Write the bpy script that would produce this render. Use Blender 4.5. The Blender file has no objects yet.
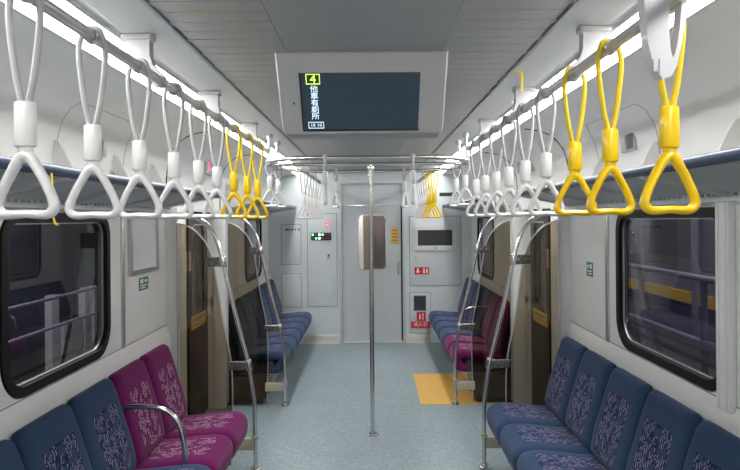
import bpy, bmesh, math, random
from mathutils import Vector, Matrix
random.seed(7)
S = bpy.context.scene
COL = S.collection
PI = math.pi
V = Vector
F = 640.0; EYE = 1.65; CX = 0.02

# ------------------------------------------------------------------ materials
def mat(name, col, rough=0.5, metal=0.0, spec=0.5, coat=0.0, bump=None, noise=None):
    m = bpy.data.materials.new(name); m.use_nodes = True
    nt = m.node_tree; b = nt.nodes['Principled BSDF']
    b.inputs['Base Color'].default_value = (*col, 1)
    b.inputs['Roughness'].default_value = rough
    b.inputs['Metallic'].default_value = metal
    b.inputs['Specular IOR Level'].default_value = spec
    b.inputs['Coat Weight'].default_value = coat
    tc = nt.nodes.new('ShaderNodeTexCoord')
    if noise:      # (scale, amount): faint mottling of the colour
        n = nt.nodes.new('ShaderNodeTexNoise'); n.inputs['Scale'].default_value = noise[0]
        n.inputs['Detail'].default_value = 4
        nt.links.new(tc.outputs['Object'], n.inputs['Vector'])
        r = nt.nodes.new('ShaderNodeMapRange')
        r.inputs['From Min'].default_value = 0.3; r.inputs['From Max'].default_value = 0.7
        r.inputs['To Min'].default_value = 1 - noise[1]; r.inputs['To Max'].default_value = 1 + noise[1]
        nt.links.new(n.outputs['Fac'], r.inputs['Value'])
        mx = nt.nodes.new('ShaderNodeVectorMath'); mx.operation = 'SCALE'
        mx.inputs[0].default_value = col
        nt.links.new(r.outputs['Result'], mx.inputs['Scale'])
        nt.links.new(mx.outputs['Vector'], b.inputs['Base Color'])
    if bump:
        n = nt.nodes.new('ShaderNodeTexNoise'); n.inputs['Scale'].default_value = bump[0]
        nt.links.new(tc.outputs['Object'], n.inputs['Vector'])
        bp = nt.nodes.new('ShaderNodeBump'); bp.inputs['Strength'].default_value = bump[1]
        bp.inputs['Distance'].default_value = 0.002
        nt.links.new(n.outputs['Fac'], bp.inputs['Height'])
        nt.links.new(bp.outputs['Normal'], b.inputs['Normal'])
    return m

def emit(name, col, s, rough=0.4):
    m = mat(name, col, rough)
    b = m.node_tree.nodes['Principled BSDF']
    b.inputs['Emission Color'].default_value = (*col, 1)
    b.inputs['Emission Strength'].default_value = s
    return m

def glass(name, tint, ior=1.45, gloss=1.0):
    m = bpy.data.materials.new(name); m.use_nodes = True
    nt = m.node_tree; nt.nodes.clear()
    o = nt.nodes.new('ShaderNodeOutputMaterial')
    t = nt.nodes.new('ShaderNodeBsdfTransparent'); t.inputs['Color'].default_value = (*tint, 1)
    g = nt.nodes.new('ShaderNodeBsdfGlossy'); g.inputs['Roughness'].default_value = 0.015
    g.inputs['Color'].default_value = (gloss, gloss, gloss, 1)
    f = nt.nodes.new('ShaderNodeFresnel')
    ge = nt.nodes.new('ShaderNodeNewGeometry')      # same reflectance entering and leaving the thin pane
    io = nt.nodes.new('ShaderNodeMapRange'); io.inputs['To Min'].default_value = ior; io.inputs['To Max'].default_value = 1/ior
    nt.links.new(ge.outputs['Backfacing'], io.inputs['Value']); nt.links.new(io.outputs['Result'], f.inputs['IOR'])
    mx = nt.nodes.new('ShaderNodeMixShader')
    nt.links.new(f.outputs['Fac'], mx.inputs['Fac'])
    nt.links.new(t.outputs[0], mx.inputs[1]); nt.links.new(g.outputs[0], mx.inputs[2])
    nt.links.new(mx.outputs[0], o.inputs['Surface'])
    return m

def fabric(name, base, panel, dash):
    """Plush cloth with a woven panel: clusters of short slanted dashes. UV in metres across / along."""
    m = bpy.data.materials.new(name); m.use_nodes = True
    nt = m.node_tree; b = nt.nodes['Principled BSDF']; N = nt.nodes; L = nt.links
    def math_(op, a, b_=None, c=None):
        n = N.new('ShaderNodeMath'); n.operation = op
        for i, x in enumerate((a, b_, c)):
            if x is None: continue
            if isinstance(x, (int, float)): n.inputs[i].default_value = x
            else: L.new(x, n.inputs[i])
        return n.outputs[0]
    uv = N.new('ShaderNodeUVMap'); uv.uv_map = 'UVMap'
    sp = N.new('ShaderNodeSeparateXYZ'); L.new(uv.outputs[0], sp.inputs[0])
    u, v = sp.outputs[0], sp.outputs[1]
    # mask: centre column of the panel
    au = math_('ABSOLUTE', u)
    m1 = math_('LESS_THAN', au, 0.125)
    m2 = math_('MULTIPLY', math_('GREATER_THAN', v, 0.05), math_('LESS_THAN', v, 0.36))
    # big blocks choose slant
    bx = math_('FLOOR', math_('MULTIPLY', u, 14.0)); by = math_('FLOOR', math_('MULTIPLY', v, 12.0))
    sl = math_('SUBTRACT', math_('MULTIPLY', math_('MODULO', math_('ABSOLUTE', math_('ADD', bx, by)), 2.0), 1.0), 0.35)
    us = math_('ADD', math_('MULTIPLY', u, 58.0), math_('MULTIPLY', math_('MULTIPLY', v, 40.0), sl))
    vs = math_('ADD', math_('MULTIPLY', v, 29.0), math_('MULTIPLY', math_('FLOOR', us), 0.37))
    cm = N.new('ShaderNodeCombineXYZ')
    L.new(math_('FLOOR', us), cm.inputs[0]); L.new(math_('FLOOR', vs), cm.inputs[1])
    wn = N.new('ShaderNodeTexWhiteNoise'); wn.noise_dimensions = '2D'; L.new(cm.outputs[0], wn.inputs['Vector'])
    fu = math_('FRACT', us); fv = math_('FRACT', vs)
    d = math_('MULTIPLY', math_('LESS_THAN', math_('ABSOLUTE', math_('SUBTRACT', fu, 0.5)), 0.24),
              math_('LESS_THAN', fv, 0.82))
    nz = N.new('ShaderNodeTexNoise'); nz.inputs['Scale'].default_value = 17.0; nz.inputs['Detail'].default_value = 1
    L.new(uv.outputs[0], nz.inputs['Vector'])
    thr = math_('ADD', math_('MULTIPLY', nz.outputs['Fac'], 2.8), -0.85)
    d = math_('MULTIPLY', d, math_('LESS_THAN', wn.outputs['Value'], thr))
    pan = math_('MULTIPLY', m1, m2)
    d = math_('MULTIPLY', d, pan)
    # dark ground of panel follows cloudy noise
    g = math_('MULTIPLY', pan, math_('GREATER_THAN', nz.outputs['Fac'], 0.44))
    def mix(f, a, b_):
        n = N.new('ShaderNodeMix'); n.data_type = 'RGBA'
        L.new(f, n.inputs[0])
        for i, x in ((6, a), (7, b_)):
            if isinstance(x, tuple): n.inputs[i].default_value = (*x, 1)
            else: L.new(x, n.inputs[i])
        return n.outputs[2]
    c = mix(g, base, panel); c = mix(d, c, dash)
    fz = N.new('ShaderNodeTexNoise'); fz.inputs['Scale'].default_value = 160; fz.inputs['Detail'].default_value = 3
    tc = N.new('ShaderNodeTexCoord'); L.new(tc.outputs['Object'], fz.inputs['Vector'])
    mr = N.new('ShaderNodeMapRange'); mr.inputs['To Min'].default_value = 0.72; mr.inputs['To Max'].default_value = 1.3
    L.new(fz.outputs['Fac'], mr.inputs['Value'])
    sc = N.new('ShaderNodeVectorMath'); sc.operation = 'SCALE'; L.new(c, sc.inputs[0]); L.new(mr.outputs[0], sc.inputs['Scale'])
    L.new(sc.outputs[0], b.inputs['Base Color'])
    b.inputs['Roughness'].default_value = 0.9
    b.inputs['Sheen Weight'].default_value = 0.12
    b.inputs['Sheen Roughness'].default_value = 0.4
    b.inputs['Specular IOR Level'].default_value = 0.15
    bp = N.new('ShaderNodeBump'); bp.inputs['Strength'].default_value = 0.35; bp.inputs['Distance'].default_value = 0.002
    L.new(fz.outputs['Fac'], bp.inputs['Height']); L.new(bp.outputs[0], b.inputs['Normal'])
    return m

def speckle_floor():
    m = bpy.data.materials.new('speckled_vinyl'); m.use_nodes = True
    nt = m.node_tree; N = nt.nodes; L = nt.links; b = N['Principled BSDF']
    tc = N.new('ShaderNodeTexCoord')
    vo = N.new('ShaderNodeTexVoronoi'); vo.inputs['Scale'].default_value = 90
    L.new(tc.outputs['Object'], vo.inputs['Vector'])
    bw = N.new('ShaderNodeSeparateColor'); L.new(vo.outputs['Color'], bw.inputs[0])
    r = N.new('ShaderNodeValToRGB'); e = r.color_ramp.elements
    e[0].position = 0.0; e[0].color = (0.185, 0.26, 0.29, 1)
    e[1].position = 1.0; e[1].color = (0.42, 0.475, 0.485, 1)
    for p, c in ((0.12, (0.222, 0.29, 0.318)), (0.5, (0.252, 0.320, 0.345)), (0.88, (0.285, 0.355, 0.378))):
        x = e.new(p); x.color = (*c, 1)
    L.new(bw.outputs[0], r.inputs[0])
    n = N.new('ShaderNodeTexNoise'); n.inputs['Scale'].default_value = 2.2; n.inputs['Detail'].default_value = 5
    L.new(tc.outputs['Object'], n.inputs['Vector'])
    mr = N.new('ShaderNodeMapRange'); mr.inputs['To Min'].default_value = 0.85; mr.inputs['To Max'].default_value = 1.13
    L.new(n.outputs['Fac'], mr.inputs['Value'])
    sc = N.new('ShaderNodeVectorMath'); sc.operation = 'SCALE'; L.new(r.outputs[0], sc.inputs[0]); L.new(mr.outputs[0], sc.inputs['Scale'])
    L.new(sc.outputs[0], b.inputs['Base Color'])
    b.inputs['Roughness'].default_value = 0.36
    b.inputs['Specular IOR Level'].default_value = 0.45
    return m

M = dict(
    wall=mat('white_wall_panel', (0.80, 0.80, 0.79), 0.42, noise=(1.5, 0.03)),
    cove=mat('white_cove_panel', (0.82, 0.82, 0.81), 0.38, noise=(1.2, 0.02)),
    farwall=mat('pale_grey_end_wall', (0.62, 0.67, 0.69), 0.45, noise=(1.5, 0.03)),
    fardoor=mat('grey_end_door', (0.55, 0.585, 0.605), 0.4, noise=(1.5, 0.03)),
    ceil=mat('grey_ceiling_panel', (0.40, 0.40, 0.405), 0.45, noise=(3, 0.03)),
    slat=mat('grey_ceiling_slat', (0.42, 0.42, 0.42), 0.42, noise=(3, 0.03)),
    dark=mat('dark_gap', (0.02, 0.02, 0.022), 0.8),
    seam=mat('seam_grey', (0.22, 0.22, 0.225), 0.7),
    plate=mat('grey_side_ceiling', (0.60, 0.61, 0.62), 0.4, noise=(2, 0.02)),
    floor=speckle_floor(),
    kick=mat('stainless_kick_plate', (0.78, 0.76, 0.70), 0.3, 0.55),
    bracketgrey=mat('grey_bracket', (0.36, 0.36, 0.365), 0.45),
    clampgrey=mat('dark_clamp', (0.13, 0.13, 0.12), 0.4, 0.6, noise=(70, 0.7)),
    yellowfloor=mat('ochre_vinyl', (0.72, 0.42, 0.09), 0.42, noise=(40, 0.05)),
    steel=mat('polished_steel', (0.66, 0.65, 0.63), 0.20, 1.0),
    brushed=mat('brushed_steel', (0.60, 0.60, 0.58), 0.38, 1.0, bump=(60, 0.1)),
    rail=mat('grey_handrail_steel', (0.60, 0.60, 0.60), 0.30, 0.6),
    white=mat('white_plastic', (0.66, 0.65, 0.645), 0.28, coat=0.3),
    greyp=mat('light_grey_plastic', (0.50, 0.50, 0.52), 0.35, coat=0.2),
    cord=mat('grey_strap_webbing', (0.42, 0.42, 0.42), 0.5, bump=(300, 0.2)),
    yellow=mat('yellow_plastic', (0.80, 0.52, 0.0), 0.28, coat=0.3),
    ycord=mat('yellow_strap_webbing', (0.72, 0.53, 0.02), 0.45, bump=(300, 0.2)),
    rackblue=mat('navy_rack_rail', (0.038, 0.062, 0.125), 0.35),
    rackgrey=mat('grey_rack_metal', (0.40, 0.42, 0.44), 0.4, 0.3),
    rackdark=mat('dark_rack_plate', (0.20, 0.215, 0.23), 0.45),
    racklight=mat('pale_rack_rod', (0.62, 0.64, 0.65), 0.35, 0.2),
    rubber=mat('black_window_rubber', (0.006, 0.006, 0.007), 0.5, spec=0.25),
    door=mat('dark_bronze_door', (0.075, 0.066, 0.058), 0.4, 0.4, noise=(3, 0.1)),
    black=mat('black_plastic', (0.015, 0.015, 0.016), 0.4),
    beige=mat('cream_box_paint', (0.42, 0.38, 0.29), 0.5, noise=(8, 0.08)),
    brownbox=mat('brown_end_cover', (0.20, 0.15, 0.11), 0.5, noise=(9, 0.3)),
    steelbox=mat('stainless_seat_box', (0.46, 0.44, 0.40), 0.35, 0.8, bump=(120, 0.5), noise=(60, 0.15)),
    blue=fabric('blue_plush', (0.033, 0.062, 0.128), (0.012, 0.015, 0.065), (0.23, 0.23, 0.37)),
    purple=fabric('magenta_plush', (0.150, 0.012, 0.098), (0.110, 0.006, 0.078), (0.52, 0.30, 0.42)),
    shell=mat('dark_seat_underside', (0.06, 0.06, 0.07), 0.6),
    winglass=glass('dark_window_glass', (0.62, 0.61, 0.64), 1.45),
    tint=glass('smoked_partition_glass', (0.66, 0.61, 0.53), 1.45),
    screen=emit('lit_navy_screen', (0.014, 0.023, 0.034), 0.40, 0.15),
    tvhouse=mat('grey_display_housing', (0.43, 0.42, 0.42), 0.4, noise=(4, 0.02)),
    textw=emit('screen_text_white', (0.42, 0.55, 0.66), 0.9),
    textg=emit('screen_text_lime', (0.50, 0.75, 0.06), 0.8),
    lamp=emit('lamp_diffuser', (1.0, 0.985, 0.96), 9.0),
    red=mat('sign_red', (0.62, 0.02, 0.025), 0.4),
    pink=emit('pink_marker', (0.95, 0.12, 0.30), 0.35),
    signw=mat('sign_white', (0.85, 0.85, 0.85), 0.4),
    signy=mat('sticker_yellow', (0.80, 0.48, 0.02), 0.4),
    signg=mat('sticker_green', (0.03, 0.20, 0.13), 0.4),
    ledg=emit('green_led', (0.12, 1.0, 0.35), 2.0),
    ledw=emit('white_led', (0.85, 1.0, 0.9), 2.2),
    ledr=mat('red_led_off', (0.25, 0.05, 0.04), 0.4),
    paper=mat('poster_paper', (0.72, 0.72, 0.76), 0.5, noise=(2, 0.03)),
    darkglass=mat('dark_cabinet_glass', (0.05, 0.055, 0.06), 0.12),
    brownish=mat('brown_next_car', (0.05, 0.04, 0.038), 0.6, noise=(14, 0.95)),
    outwall=mat('violet_grey_outside_wall', (0.20, 0.185, 0.225), 0.6, noise=(1.5, 0.2)),
    outdark=mat('outside_dark_wall', (0.03, 0.03, 0.035), 0.7, noise=(1.2, 0.3)),
    outyellow=mat('outside_yellow', (0.70, 0.48, 0.03), 0.5),
    outnavy=mat('outside_navy', (0.05, 0.05, 0.13), 0.5),
    outpipe=mat('outside_rail_paint', (0.20, 0.20, 0.26), 0.4),
    outpost=mat('outside_pale_post', (0.55, 0.54, 0.50), 0.5),
    outfloor=mat('outside_concrete', (0.12, 0.12, 0.12), 0.8, noise=(3, 0.2)),
)

# ------------------------------------------------------------------ mesh builder
class MB:
    def __init__(s):
        s.v = []; s.f = []; s.m = []; s.uv = {}; s.cur = 0; s.sm = []
        s.smooth = True
    def add(s, vs, fs):
        b = len(s.v); s.v += [tuple(x) for x in vs]
        for f in fs:
            s.f.append([b + i for i in f]); s.m.append(s.cur); s.sm.append(s.smooth)
        return b
    def box(s, x0, x1, y0, y1, z0, z1, bev=0.0):
        if x0 > x1: x0, x1 = x1, x0
        if y0 > y1: y0, y1 = y1, y0
        if z0 > z1: z0, z1 = z1, z0
        if bev <= 0:
            vs = [(x, y, z) for x in (x0, x1) for y in (y0, y1) for z in (z0, z1)]
            sm = s.smooth; s.smooth = False
            s.add(vs, [(0, 1, 3, 2), (4, 6, 7, 5), (0, 4, 5, 1), (2, 3, 7, 6), (0, 2, 6, 4), (1, 5, 7, 3)])
            s.smooth = sm
        else:
            bm = bmesh.new(); bmesh.ops.create_cube(bm, size=1)
            for v in bm.verts:
                v.co = V(((x0+x1)/2 + v.co.x*(x1-x0), (y0+y1)/2 + v.co.y*(y1-y0), (z0+z1)/2 + v.co.z*(z1-z0)))
            bmesh.ops.bevel(bm, geom=list(bm.edges), offset=bev, segments=3, profile=0.5, affect='EDGES')
            s.from_bm(bm)
    def from_bm(s, bm):
        bm.verts.ensure_lookup_table()
        s.add([v.co[:] for v in bm.verts], [[v.index for v in f.verts] for f in bm.faces]); bm.free()
    def tube(s, pts, r, n=12, closed=False, rb=None, up=None, caps=True):
        """r: float or list; rb: second radius (along 'side') float or list"""
        pts = [V(p) for p in pts]; k = len(pts)
        ra = r if isinstance(r, (list, tuple)) else [r]*k
        rb = ra if rb is None else (rb if isinstance(rb, (list, tuple)) else [rb]*k)
        T = []
        for i in range(k):
            a = pts[(i-1) % k] if (closed or i > 0) else pts[i]
            c = pts[(i+1) % k] if (closed or i < k-1) else pts[i]
            T.append((c-a).normalized())
        if up is None:
            u = V((0, 0, 1)) if abs(T[0].z) < 0.9 else V((1, 0, 0))
        else: u = V(up)
        rings = []
        for i in range(k):
            if up is not None: u = V(up)
            u = (u - T[i]*u.dot(T[i])).normalized(); w = T[i].cross(u)
            rings.append([pts[i] + u*(ra[i]*math.cos(2*PI*j/n)) + w*(rb[i]*math.sin(2*PI*j/n)) for j in range(n)])
        vs = [p for R in rings for p in R]; fs = []
        for i in range(k if closed else k-1):
            a = i*n; b = ((i+1) % k)*n
            for j in range(n):
                fs.append((a+j, a+(j+1) % n, b+(j+1) % n, b+j))
        if not closed and caps:
            fs.append(tuple(range(n))[::-1]); fs.append(tuple((k-1)*n+j for j in range(n)))
        s.add(vs, fs)
    def cyl(s, p0, p1, r, n=16, bev=0.0):
        p0 = V(p0); p1 = V(p1)
        if bev:
            d = (p1-p0).normalized()
            s.tube([p0, p0+d*bev*.3, p0+d*bev, p1-d*bev, p1-d*bev*.3, p1], [r-bev, r-bev*.3, r, r, r-bev*.3, r-bev], n)
        else: s.tube([p0, p1], r, n)
    def prism(s, poly, axis, a0, a1):
        """poly of 2D points, extruded along axis ('x': poly=(y,z); 'y': poly=(x,z); 'z': poly=(x,y))"""
        def P(q, a): return {'x': (a, q[0], q[1]), 'y': (q[0], a, q[1]), 'z': (q[0], q[1], a)}[axis]
        n = len(poly); sm = s.smooth; s.smooth = False
        s.add([P(q, a0) for q in poly] + [P(q, a1) for q in poly],
              [tuple(range(n))[::-1], tuple(range(n, 2*n))] + [(i, (i+1) % n, n+(i+1) % n, n+i) for i in range(n)])
        s.smooth = sm
    def ring(s, outer, inner, axis, a0, a1):
        """plate with a hole; outer/inner same length loops"""
        def P(q, a): return {'x': (a, q[0], q[1]), 'y': (q[0], a, q[1])}[axis]
        n = len(outer); vs = []
        for a in (a0, a1):
            vs += [P(q, a) for q in outer] + [P(q, a) for q in inner]
        fs = []
        for i in range(n):
            j = (i+1) % n
            fs += [(i, j, n+j, n+i), (2*n+i, 3*n+i, 3*n+j, 2*n+j), (i, 2*n+i, 2*n+j, j), (n+i, n+j, 3*n+j, 3*n+i)]
        sm = s.smooth; s.smooth = False; s.add(vs, fs); s.smooth = sm
    def strip(s, prof, y0, y1, thick=None):
        """open profile (x,z) list extruded in y"""
        n = len(prof)
        s.add([(p[0], y0, p[1]) for p in prof] + [(p[0], y1, p[1]) for p in prof],
              [(i, i+1, n+i+1, n+i) for i in range(n-1)])
    def build(s, name, mats, parent=None, mirror=False):
        me = bpy.data.meshes.new(name)
        vs = [(-x, y, z) for x, y, z in s.v] if mirror else s.v
        me.from_pydata(vs, [], s.f)
        if not isinstance(mats, (list, tuple)): mats = [mats]
        for m in mats: me.materials.append(M[m] if isinstance(m, str) else m)
        for p, mi, sm in zip(me.polygons, s.m, s.sm): p.material_index = mi; p.use_smooth = sm
        bm = bmesh.new(); bm.from_mesh(me); bmesh.ops.recalc_face_normals(bm, faces=bm.faces); bm.to_mesh(me); bm.free()
        if s.uv:
            ul = me.uv_layers.new(name='UVMap')
            for p in me.polygons:
                for li in p.loop_indices:
                    ul.data[li].uv = s.uv.get(me.loops[li].vertex_index, (9, 9))
        if any(s.sm):
            try: me.set_sharp_from_angle(angle=math.radians(42))
            except Exception: pass
        o = bpy.data.objects.new(name, me); COL.objects.link(o)
        if parent: o.parent = parent
        return o

def tag(o, label=None, cat=None, group=None, kind=None):
    if label: o['label'] = label
    if cat: o['category'] = cat
    if group: o['group'] = group
    if kind: o['kind'] = kind
    return o
def empty(name, loc=(0, 0, 0), label=None, cat=None, group=None, kind=None, rz=0):
    o = bpy.data.objects.new(name, None); COL.objects.link(o); o.location = loc; o.rotation_euler = (0, 0, rz)
    o.empty_display_size = 0.05
    return tag(o, label, cat, group, kind)
def copy_tree(root, parent=None, mats=None):
    c = root.copy(); COL.objects.link(c)
    if parent: c.parent = parent
    for ch in list(root.children): copy_tree(ch, c)
    return c
def rrect(y0, y1, z0, z1, r, n=8):
    """rounded rectangle; r = (r at y0 low z, y1 low z, y1 high z, y0 high z)"""
    if not isinstance(r, (list, tuple)): r = (r,)*4
    out = []
    for (cy, cz, rr, a0) in ((y0+r[0], z0+r[0], r[0], PI), (y1-r[1], z0+r[1], r[1], 1.5*PI), (y1-r[2], z1-r[2], r[2], 0), (y0+r[3], z1-r[3], r[3], .5*PI)):
        for k in range(n+1):
            a = a0 + .5*PI*k/n; out.append((cy+rr*math.cos(a), cz+rr*math.sin(a)))
    return out
def rect_like(y0, y1, z0, z1, n=8):
    """same vertex count as rrect, on a plain rectangle"""
    out = []
    c = [(y0, z0), (y1, z0), (y1, z1), (y0, z1)]
    for i in range(4):
        a = c[i-1]; b = c[i]; d = c[(i+1) % 4]
        for k in range(n+1):
            t = (k - n/2)/(n/2)
            if t < 0: q = (b[0]+(a[0]-b[0])*(-t)*.2, b[1]+(a[1]-b[1])*(-t)*.2)
            else: q = (b[0]+(d[0]-b[0])*t*.2, b[1]+(d[1]-b[1])*t*.2)
            out.append(q)
    return out
def bez(P, n=8):
    """Catmull-Rom through points"""
    P = [V(p) for p in P]; out = []
    for i in range(len(P)-1):
        p0 = P[max(i-1, 0)]; p1 = P[i]; p2 = P[i+1]; p3 = P[min(i+2, len(P)-1)]
        for k in range(n):
            t = k/n
            out.append(0.5*((2*p1)+(p2-p0)*t+(2*p0-5*p1+4*p2-p3)*t*t+(3*p1-p0-3*p2+p3)*t**3))
    out.append(P[-1]); return out
def text(body, size, mtl, parent, name, mw, extrude=0.0004, align='CENTER'):
    """writing as a mesh child; mw = matrix placing the text plane"""
    c = bpy.data.curves.new(name, 'FONT'); c.body = body; c.size = size; c.align_x = align; c.align_y = 'CENTER'
    c.extrude = extrude; c.resolution_u = 2
    o = bpy.data.objects.new(name + '_tmp', c); COL.objects.link(o)
    dg = bpy.context.evaluated_depsgraph_get(); dg.update()
    me = bpy.data.meshes.new_from_object(o.evaluated_get(dg))
    bpy.data.objects.remove(o); me.transform(mw); me.materials.clear(); me.materials.append(M[mtl])
    q = bpy.data.objects.new(name, me); COL.objects.link(q)
    if parent: q.parent = parent
    return q
FACE = Matrix.Rotation(PI/2, 4, 'X')          # text plane facing -y (towards the camera)
def T(x, y, z): return Matrix.Translation((x, y, z))

Y0, YF = -1.4, 8.5       # car interior from behind the camera to the end wall
WX, WL = 1.345, 1.318    # half widths above / below the sill
DOOR = (4.42, 5.62)
CZ = 2.30
COVE = [(0.955, 2.243), (1.05, 2.245), (1.13, 2.235), (1.20, 2.212), (1.26, 2.168), (1.305, 2.11), (1.332, 2.03), (1.345, 1.93), (1.345, 1.735)]

# ------------------------------------------------------------------ setting
m = MB(); m.box(-1.6, 1.6, Y0, YF, -0.06, 0.0)
tag(m.build('floor', 'floor'), kind='structure')

m = MB(); m.cur = 0
m.box(-0.66, 0.66, Y0, YF, 2.318, 2.36)                  # dark backing above the gaps
m.cur = 1
m.box(-0.30, 0.30, Y0, YF, CZ, 2.32)
m.cur = 2
k = 0; y = Y0
while y < YF - 0.05:
    for s in (-1, 1):
        m.box(s*0.302, s*0.630, y+0.0025, y+0.0975, CZ, 2.3175)
        if k % 2: m.box(s*0.6301, s*0.6459, y+0.02, y+0.06, 2.306, 2.3175)
    y += 0.1; k += 1
m.cur = 3
for s in (-1, 1):
    m.prism([(s*0.646, 2.302), (s*0.652, 2.294), (s*0.80, 2.2835), (s*0.85, 2.285), (s*0.85, 2.36), (s*0.646, 2.36)], 'y', Y0, YF)
m.build('ceiling', ['dark', 'ceil', 'slat', 'plate'])
tag(bpy.data.objects['ceiling'], kind='structure')

WINS = {-1: [(2.35, 3.33), (1.05, 2.03), (6.9, 7.95)], 1: [(2.375, 3.45), (1.18, 2.18), (6.9, 7.95)]}
WZ0, WZ1 = 0.965, 1.685
def hole(y0, y1, g=0.0):
    return rrect(y0-g, y1+g, WZ0-g, WZ1+g, (0.16+g, 0.16+g, 0.11+g, 0.11+g))
for s, side in ((-1, 'left'), (1, 'right')):
    m = MB(); m.smooth = True
    mirror = s < 0
    # cove panel
    m.cur = 0
    m.strip(COVE, Y0, YF)
    m.strip([(0.955, 2.243), (0.955, 2.36)], Y0, YF)
    m.smooth = False
    # upper wall in panels
    ws = sorted(WINS[s])
    ys = [Y0]
    for a, b in ws: ys += [a-0.06, b+0.06]
    ys += [DOOR[0], DOOR[1], YF]
    ys = sorted(ys)
    for i in range(len(ys)-1):
        a, b = ys[i], ys[i+1]
        if b-a < 0.001: continue
        if abs(a-DOOR[0]) < 1e-6:
            m.box(WX+0.0005, WX+0.10, a, b, 1.72, 1.80)          # over the door
            continue
        w = [q for q in ws if abs(q[0]-0.06-a) < 1e-6]
        if w:
            m.ring(rect_like(a, b, 0.90, 1.735), hole(w[0][0], w[0][1], 0.005), 'x', WX, WX+0.05)
        else:
            m.box(WX, WX+0.05, a, b, 0.90, 1.735)
    for a, b in ((Y0, DOOR[0]), (DOOR[1], YF)):
        m.prism([(WL, 0.0), (WL, 0.895), (WX-0.002, 0.955), (WX+0.05, 0.955), (WX+0.05, 0.0)], 'y', a, b)
        m.box(WX+0.05, WX+0.12, (b-0.05 if a == Y0 else a), (b if a == Y0 else a+0.05), 0, 2.0)   # jamb returns
    o = m.build('wall_' + side, ['cove' if False else 'wall'], mirror=mirror)
    tag(o, kind='structure')

# bay trims: slim metal strips beside the windows
tn = 0
for s, ysx in ((-1, (3.50, 2.19)), (1, (3.58, 2.315))):
    for yy in ysx:
        tn += 1; m = MB()
        if yy < 3:
            
            if s > 0: m.box(s*(WX-0.03), s*(WX+0.0), 2.325, 2.412, 0.93, 1.735, 0.004); m.box(s*(WX-0.036), s*(WX-0.028), 2.385, 2.400, 0.94, 1.735, 0.003); m.box(s*(WX-0.036), s*(WX-0.028), 2.335, 2.350, 0.94, 1.735, 0.003)
            else: m.box(s*(WX-0.022), s*(WX+0.01), yy-0.045, yy+0.045, 0.93, 1.735, 0.004)
        else:
            m.cur = 1; m.box(s*(WX-0.012), s*(WX+0.01), yy-0.016, yy+0.016, 0.955, 1.74, 0.003)
        tag(m.build('trim_%d' % tn, ['wall', 'brushed']), kind='structure')
# door post edges (white upright strip where partition glass meets the wall)
for s in (-1, 1):
    for yy in (DOOR[0]-0.02, DOOR[1]+0.02):
        tn += 1; m = MB(); m.box(s*1.265, s*(WX+0.02), *((4.25, 4.44) if yy < 5 else (5.60, 5.665)), 0.0, 1.74, 0.004)
        tag(m.build('trim_%d' % tn, ['wall']), kind='structure')
# dark seams of the cove panels
def on_cove(z):
    for (a, b) in zip(COVE, COVE[1:]):
        if b[1] <= z <= a[1]:
            t = (z-a[1])/(b[1]-a[1]) if b[1] != a[1] else 0
            return a[0]+(b[0]-a[0])*t
    return WX
for s in (-1, 1):
    tn += 1; m = MB()
    prof = [p for p in COVE[1:]]
    for yy in (4.27, 5.78):
        m.tube([(s*(p[0]-0.0), yy, p[1]) for p in bez([(q[0], 0, q[1]) for q in prof], 4) for p in [(p.x, p.z)]], 0.0065, 8)
    tag(m.build('trim_%d' % tn, ['black']), kind='structure')
    tn += 1; m = MB()
    for (ya, yb) in ((2.77, 3.52),) if s < 0 else ((2.92, 3.70),):
        zt = 2.175; loop = []
        xs = on_cove(zt)
        side = [(zt, 0.05), (2.14, 0.01), (2.08, 0), (2.0, 0), (1.9, 0), (1.8, 0)]
        p = [(s*on_cove(z), ya+d, z) for z, d in reversed(side)] + [(s*on_cove(z), yb-d, z) for z, d in side]
        m.tube(p, 0.0012, 6)
    # lengthwise seam
    tag(m.build('trim_%d' % tn, ['seam']), kind='structure')

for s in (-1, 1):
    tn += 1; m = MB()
    for a, b in ((Y0, 4.25), (5.67, YF)): m.box(s*(WX-0.004), s*(WX+0.001), a, b, 0.9555, 0.9585)  # shadow line along the ledge top, put in as a thin dark strip
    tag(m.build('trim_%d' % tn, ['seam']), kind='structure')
# windows: rubber frame + pane
wn = 0
for s in (-1, 1):
    for a, b in sorted(WINS[s], reverse=True):
        wn += 1
        m = MB(); m.ring(hole(a, b), hole(a, b, -0.040), 'x', s*(WX-0.008), s*(WX+0.045))
        fr = tag(m.build('window_%d' % wn, 'rubber'), kind='structure')
        m = MB(); m.ring(hole(a, b, -0.041), hole(a, b, -0.046), 'x', s*(WX+0.012), s*(WX+0.022))
        m.build('inner_trim', 'brushed', fr)
        m = MB(); m.prism(hole(a, b, -0.030), 'x', s*(WX+0.024), s*(WX+0.030))
        m.build('pane', 'winglass', fr)

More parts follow.
